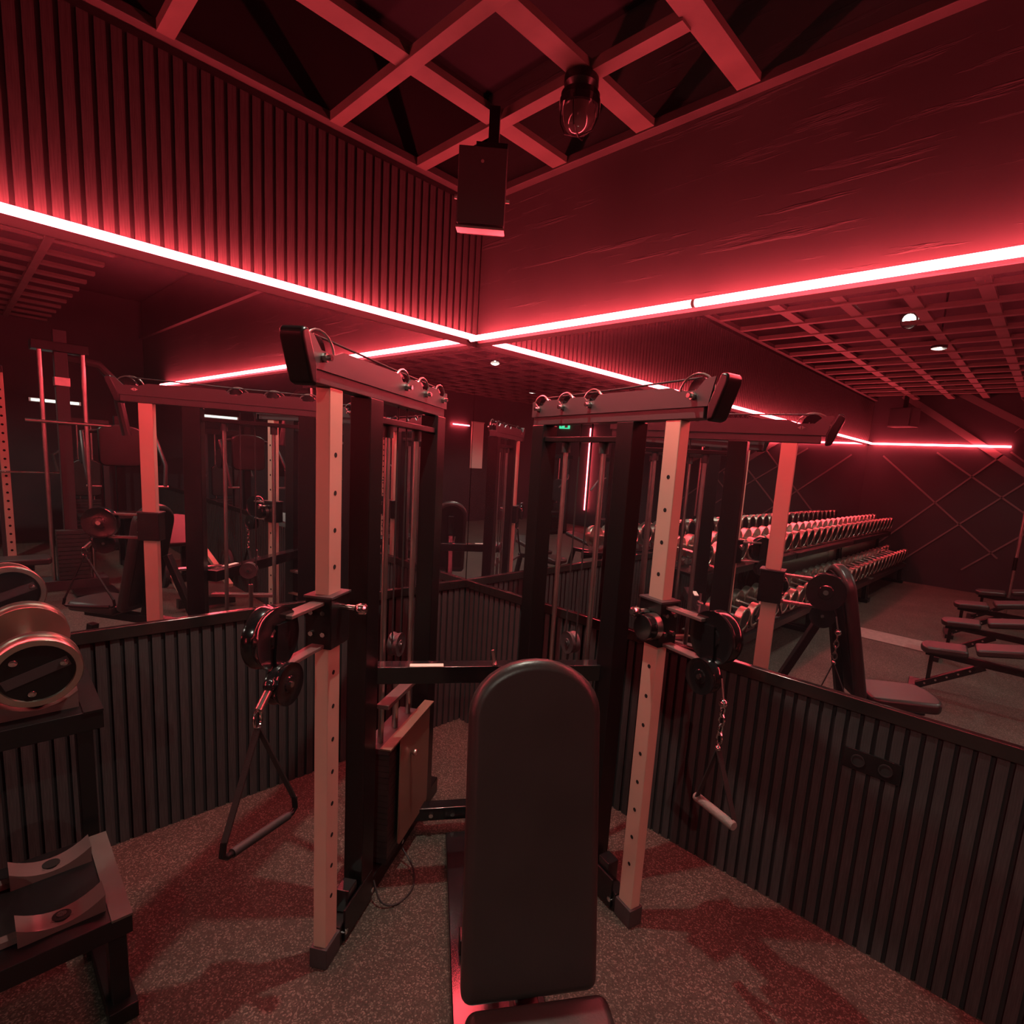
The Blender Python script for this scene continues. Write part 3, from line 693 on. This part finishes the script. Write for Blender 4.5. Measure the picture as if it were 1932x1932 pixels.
dup(UB, (2.28, -5.15, 0), (0, 0, math.radians(-6)), 'second black utility bench behind the nearest one in the right mirror')
dup(UB, (2.25, -6.45, 0), (0, 0, math.radians(-10)), 'third black utility bench from the mirror, beside the dumbbell racks')
dup(UB, (2.35, -7.85, 0), (0, 0, math.radians(-4)), 'farthest black utility bench near the far wall in the right mirror')
# floor-to-ceiling post and pale mat
vp = thing('steel_post', 'thin steel post from floor to ceiling at the right edge of the mirror', 'post', (2.72, -8.6, 0))
MB().cyl((0, 0, 0.02), (0, 0, Z_C), 0.02, n=14).build('pole', 'steel', vp)
MB().cyl((0, 0, 0), (0, 0, 0.02), 0.08, n=20).build('base_plate', 'frame_black', vp)
MB().cyl((0, 0, 0.75), (0, 0, 0.95), 0.03, n=14).build('sleeve', 'frame_black', vp)
fm = MB().box((1.35, -5.75, 0), (2.2, -5.25, 0.012)).build('floor_mat', 'mat_strip', bevel=0.004)
tag(fm, 'pale rubber mat strip on the floor between racks and benches', 'mat')

# far wall: diagonal decorative strips and a mesh panel, small loudspeaker, exit sign
for (x0, z0, x1, z1) in ((0.5, 3.7, 3.1, 1.9), (1.1, 3.9, 4.0, 2.2), (0.35, 0.6, 2.2, 2.6), (0.9, 0.4, 3.2, 2.75), (1.9, 0.4, 3.9, 2.4), (0.3, 2.5, 2.4, 0.7), (1.2, 2.6, 3.6, 0.9), (2.3, 2.65, 4.4, 1.0)):
    MB().bar((x0, YM + 0.008, z0), (x1, YM + 0.008, z1), 0.016, 0.028 if z0 < 3 else 0.12, Vector((-(z1 - z0), 0, x1 - x0))).build('diagonal_strip', 'far_strip', wall_b)
for k in range(14):
    x0 = 2.3 + k * 0.12
    MB().bar((x0, YM + 0.01, 3.0), (x0 + 0.5, YM + 0.01, 3.6), 0.008, 0.012, (1, 0, 0)).build('mesh_wire', 'far_strip', wall_b)
    MB().bar((x0 + 0.5, YM + 0.018, 3.0), (x0, YM + 0.018, 3.6), 0.008, 0.012, (1, 0, 0)).build('mesh_wire', 'far_strip', wall_b)
fs = thing('wall_loudspeaker', 'small dark loudspeaker high in the far corner, seen in the right mirror', 'speaker', (0.62, YM + 0.35, 3.05), math.radians(200))
MB().box((-0.22, -0.14, 0), (0.22, 0.14, 0.36)).build('cabinet', 'speaker', fs, bevel=0.01)
MB().box((-0.20, -0.155, 0.02), (0.20, -0.14, 0.34)).build('grille', 'rubber', fs, bevel=0.003)
MB().box((-0.03, -0.03, 0.36), (0.03, 0.03, 0.60)).build('bracket', 'frame_black', fs)
ex = thing('exit_sign', 'small lit green emergency exit sign high on the far wall', 'sign', (8.45, YM + 0.01, 2.92))
MB().box((-0.20, 0, 0), (0.20, 0.05, 0.2)).build('sign_box', 'sign_green', ex)
MB().box((-0.15, 0.05, 0.03), (-0.03, 0.054, 0.17)).build('door_symbol', 'sign_white', ex)
MB().prism([(0.02, 0.05, 0.085), (0.10, 0.05, 0.085), (0.10, 0.05, 0.05), (0.17, 0.05, 0.10), (0.10, 0.05, 0.15), (0.10, 0.05, 0.115), (0.02, 0.05, 0.115)], (0, 0.004, 0)).build('arrow', 'sign_white', ex)

# ================================================================== MACHINES SEEN IN THE LEFT MIRROR
def box_t(parent, name, mt, lo, hi, bev=0.004): return MB().box(lo, hi).build(name, mt, parent, bevel=bev)
# tall pulley tower with two guide rods
PT = thing('pulldown_tower', 'tall black pulldown tower with bright guide rods, seen in the left mirror', 'gym machine', (5.6, -1.56, 0))
box_t(PT, 'mast', 'frame_satin', (0.05, -0.06, 0.1), (0.17, 0.06, 3.05)); box_t(PT, 'mast_collar', 'steel', (0.03, -0.07, 2.42), (0.18, 0.07, 2.52))
for yy in (-0.19, 0.19):
    MB().cyl((0, yy, 0.12), (0, yy, 2.82), 0.022, n=12).build('guide_rod', 'steel', PT)
box_t(PT, 'base_bar', 'frame_satin', (-0.08, -0.30, 0.0), (0.25, 0.32, 0.12)); box_t(PT, 'head_bar', 'frame_black', (-0.06, -0.26, 2.80), (0.2, 0.24, 2.90))
for k in range(12): box_t(PT, 'weight_plate', 'plate_iron', (-0.07, -0.15, 0.13 + k * 0.05), (0.07, 0.15, 0.175 + k * 0.05), 0.002)
MB().tube([(0.1, 0.05, 2.75), (0.1, 0.35, 2.72), (0.1, 0.5, 2.55), (0.1, 0.6, 1.9)], 0.05, 10).build('curved_arm', 'frame_satin', PT)
box_t(PT, 'foot_plate', 'frame_black', (-0.55, -0.05, 0.0), (-0.15, 0.35, 0.03))
MB().cyl((-0.05, -0.35, 2.0), (-0.05, 0.42, 2.0), 0.018, n=10).build('cross_handle', 'steel', PT)
# squat rack with punched uprights
PR = thing('squat_rack', 'squat rack with punched steel uprights at the left end of the mirror', 'rack', (6.6, -2.05, 0))
for (xx, yy) in ((0, 0), (0, -1.15), (1.1, 0), (1.1, -1.15)):
    u_ = box_t(PR, 'upright', 'frame_satin' if xx else 'champagne', (xx - 0.04, yy - 0.04, 0.0), (xx + 0.04, yy + 0.04, 2.55))
    if xx == 0:
        for k in range(20): MB().cyl((xx - 0.041, yy, 0.35 + k * 0.105), (xx - 0.043, yy, 0.35 + k * 0.105), 0.014, n=10).build('hole', 'hole_black', u_)
for yy in (0, -1.15): box_t(PR, 'top_rail', 'frame_black', (-0.04, yy - 0.04, 2.55), (1.14, yy + 0.04, 2.63))
for xx in (0, 1.1): box_t(PR, 'cross_rail', 'frame_black', (xx - 0.04, -1.11, 2.45), (xx + 0.04, -0.04, 2.53))
MB().cyl((-0.09, -1.65, 1.35), (-0.09, 0.5, 1.35), 0.014, n=12).build('barbell_bar', 'chrome', PR)
# seated press machine with a big pad
SM = thing('seated_press', 'seated press machine with a rounded back pad, seen in the left mirror', 'gym machine', (6.75, -0.85, 0))
MB().prism([(0, p_, 1.45 + h) for (p_, h) in pad_outline(0.50, 0.58, 0.35, 0.08)], (0.08, 0, 0)).build('back_pad', 'vinyl', SM, bevel=0.02)
box_t(SM, 'post', 'frame_black', (0.08, -0.05, 0.0), (0.18, 0.05, 2.15)); box_t(SM, 'base', 'frame_black', (-0.7, -0.04, 0.0), (0.2, 0.04, 0.08))
MB().prism([(-0.05 - h, p_, 0.75) for (p_, h) in pad_outline(0.40, 0.42, 0.5, 0.06)], (0, 0, 0.07)).build('seat', 'vinyl', SM, bevel=0.02)
box_t(SM, 'seat_post', 'frame_black', (-0.3, -0.04, 0.08), (-0.2, 0.04, 0.75))
for sy in (-1, 1):
    MB().tube([(0.13, sy * 0.1, 1.95), (0.05, sy * 0.42, 1.9), (-0.35, sy * 0.45, 1.5), (-0.42, sy * 0.42, 1.2)], 0.028, 10).build('press_arm', 'frame_satin', SM)
    MB().cyl((-0.42, sy * 0.30, 1.2), (-0.42, sy * 0.46, 1.2), 0.02, n=12).build('grip', 'steel', SM)
    for k in range(2): MB().cyl((0.02, sy * (0.36 + k * 0.05), 1.62), (0.02, sy * (0.40 + k * 0.05), 1.62), 0.15, n=28).build('disc', 'rubber', SM)
# plate loaded leg machine with a disc
LM = thing('leg_press', 'low plate-loaded leg machine with pale rails, seen in the left mirror', 'gym machine', (3.9, -0.55, 0))
for yy in (-0.30, 0.20):
    MB().bar((0, yy, 0.25), (1.5, yy - 0.1, 0.85), 0.06, 0.05).build('rail', 'champagne', LM, bevel=0.003)
MB().bar((0, -0.34, 0.10), (0, 0.24, 0.10), 0.08, 0.1).build('front_foot', 'frame_black', LM); MB().bar((1.5, -0.45, 0.06), (1.5, 0.15, 0.06), 0.08, 0.1).build('rear_foot', 'frame_black', LM)
for yy in (-0.4, 0.1): MB().bar((1.5, yy, 0.1), (1.5, yy, 0.85), 0.06, 0.06).build('post', 'frame_black', LM)
MB().lathe([(0, 0), (0.05, 0), (0.05, 0.3), (0.17, 0.3), (0.19, 0), (0.20, 0.2), (0.20, 0.9), (0.17, 1), (0, 1)], (0.35, 0.25, 0.42), (0.35, 0.30, 0.42), 36).build('disc', 'rubber', LM)
MB().lathe([(0, 0), (0.05, 0), (0.05, 0.3), (0.17, 0.3), (0.19, 0), (0.20, 0.2), (0.20, 0.9), (0.17, 1), (0, 1)], (0.35, -0.36, 0.42), (0.35, -0.41, 0.42), 36).build('disc', 'rubber', LM)
MB().cyl((0.35, -0.48, 0.42), (0.35, 0.36, 0.42), 0.022, n=12).build('axle', 'chrome', LM)
MB().prism([(0.8 + h * 0.85, -0.07 + p_, 0.60 + h * 0.5) for (p_, h) in pad_outline(0.4, 0.6, 0.4)], (-0.03, 0, 0.06)).build('pad', 'vinyl', LM, bevel=0.02)
# long flat bench
FB = thing('flat_bench', 'long flat black bench in front of the squat rack, seen in the left mirror', 'bench', (5.1, -2.35, 0))
MB().prism([(p_, -0.75 + h, 0.44) for (p_, h) in pad_outline(0.32, 1.3, 0.3)], (0, 0, 0.07)).build('pad', 'vinyl', FB, bevel=0.02)
box_t(FB, 'beam', 'frame_black', (-0.03, -0.6, 0.36), (0.03, 0.4, 0.44))
for yy in (-0.55, 0.35):
    box_t(FB, 'leg', 'frame_black', (-0.03, yy - 0.03, 0.05), (0.03, yy + 0.03, 0.40)); box_t(FB, 'foot', 'frame_black', (-0.22, yy - 0.03, 0), (0.22, yy + 0.03, 0.05))
# second row of seated machines farther away
def cable_station(label, loc, rz):
    C_ = thing('weight_station', label, 'gym machine', loc, rz, 'weight stations at the back of the hall')
    box_t(C_, 'cabinet_post', 'frame_satin', (-0.3, -0.05, 0), (-0.22, 0.05, 2.0)); box_t(C_, 'cabinet_post', 'frame_satin', (0.22, -0.05, 0), (0.3, 0.05, 2.0))
    box_t(C_, 'head', 'frame_black', (-0.32, -0.07, 2.0), (0.32, 0.07, 2.1)); box_t(C_, 'base', 'frame_black', (-0.34, -0.6, 0), (0.34, 0.1, 0.08))
    for sx in (-0.09, 0.09): MB().cyl((sx, 0, 0.1), (sx, 0, 2.0), 0.014, n=10).build('guide_rod', 'steel', C_)
    for k in range(14): box_t(C_, 'weight_plate', 'plate_iron', (-0.17, -0.06, 0.1 + k * 0.05), (0.17, 0.06, 0.143 + k * 0.05), 0.0)
    MB().prism([(p_, -0.42 + 0.3 - h, 0.5) for (p_, h) in pad_outline(0.36, 0.4, 0.5, 0.05)], (0, 0, 0.07)).build('seat', 'vinyl', C_, bevel=0.02)
    MB().prism([(p_, -0.10, 0.85 + h) for (p_, h) in pad_outline(0.36, 0.6, 0.5, 0.05)], (0, 0.06, 0)).build('back_pad', 'vinyl', C_, bevel=0.02)
    box_t(C_, 'seat_post', 'frame_black', (-0.03, -0.35, 0.08), (0.03, -0.29, 0.5))
    for sx in (-1, 1): MB().tube([(sx * 0.26, 0, 1.6), (sx * 0.42, -0.2, 1.5), (sx * 0.4, -0.5, 1.25)], 0.022, 8).build('arm', 'steel', C_)
    return C_
S0 = cable_station('weight station farthest right in the left mirror, against the side wall', (8.7, -1.0, 0), -PI / 2)
dup(S0, (8.7, -2.6, 0), (0, 0, -PI / 2), 'weight station in the middle of the back row, against the side wall')
dup(S0, (8.7, -4.3, 0), (0, 0, -PI / 2), 'weight station against the side wall, beside the far machines')
dup(S0, (6.9, -8.8, 0), (0, 0, PI), 'weight station standing before the far wall by the upright red tube')
dup(S0, (5.2, -9.0, 0), (0, 0, PI), 'weight station standing before the far wall beside the steel post')
WT = thing('fluorescent_tube', 'short pale green-white tube light on the side wall, seen in the left mirror', 'light', (9.46, -1.25, 2.35))
MB().cyl((0, -0.3, 0), (0, 0.3, 0), 0.02, n=12).build('tube', 'tube_white', WT)
MB().box((-0.0, -0.33, -0.03), (0.04, 0.33, 0.03)).build('housing', 'sign_white', WT)
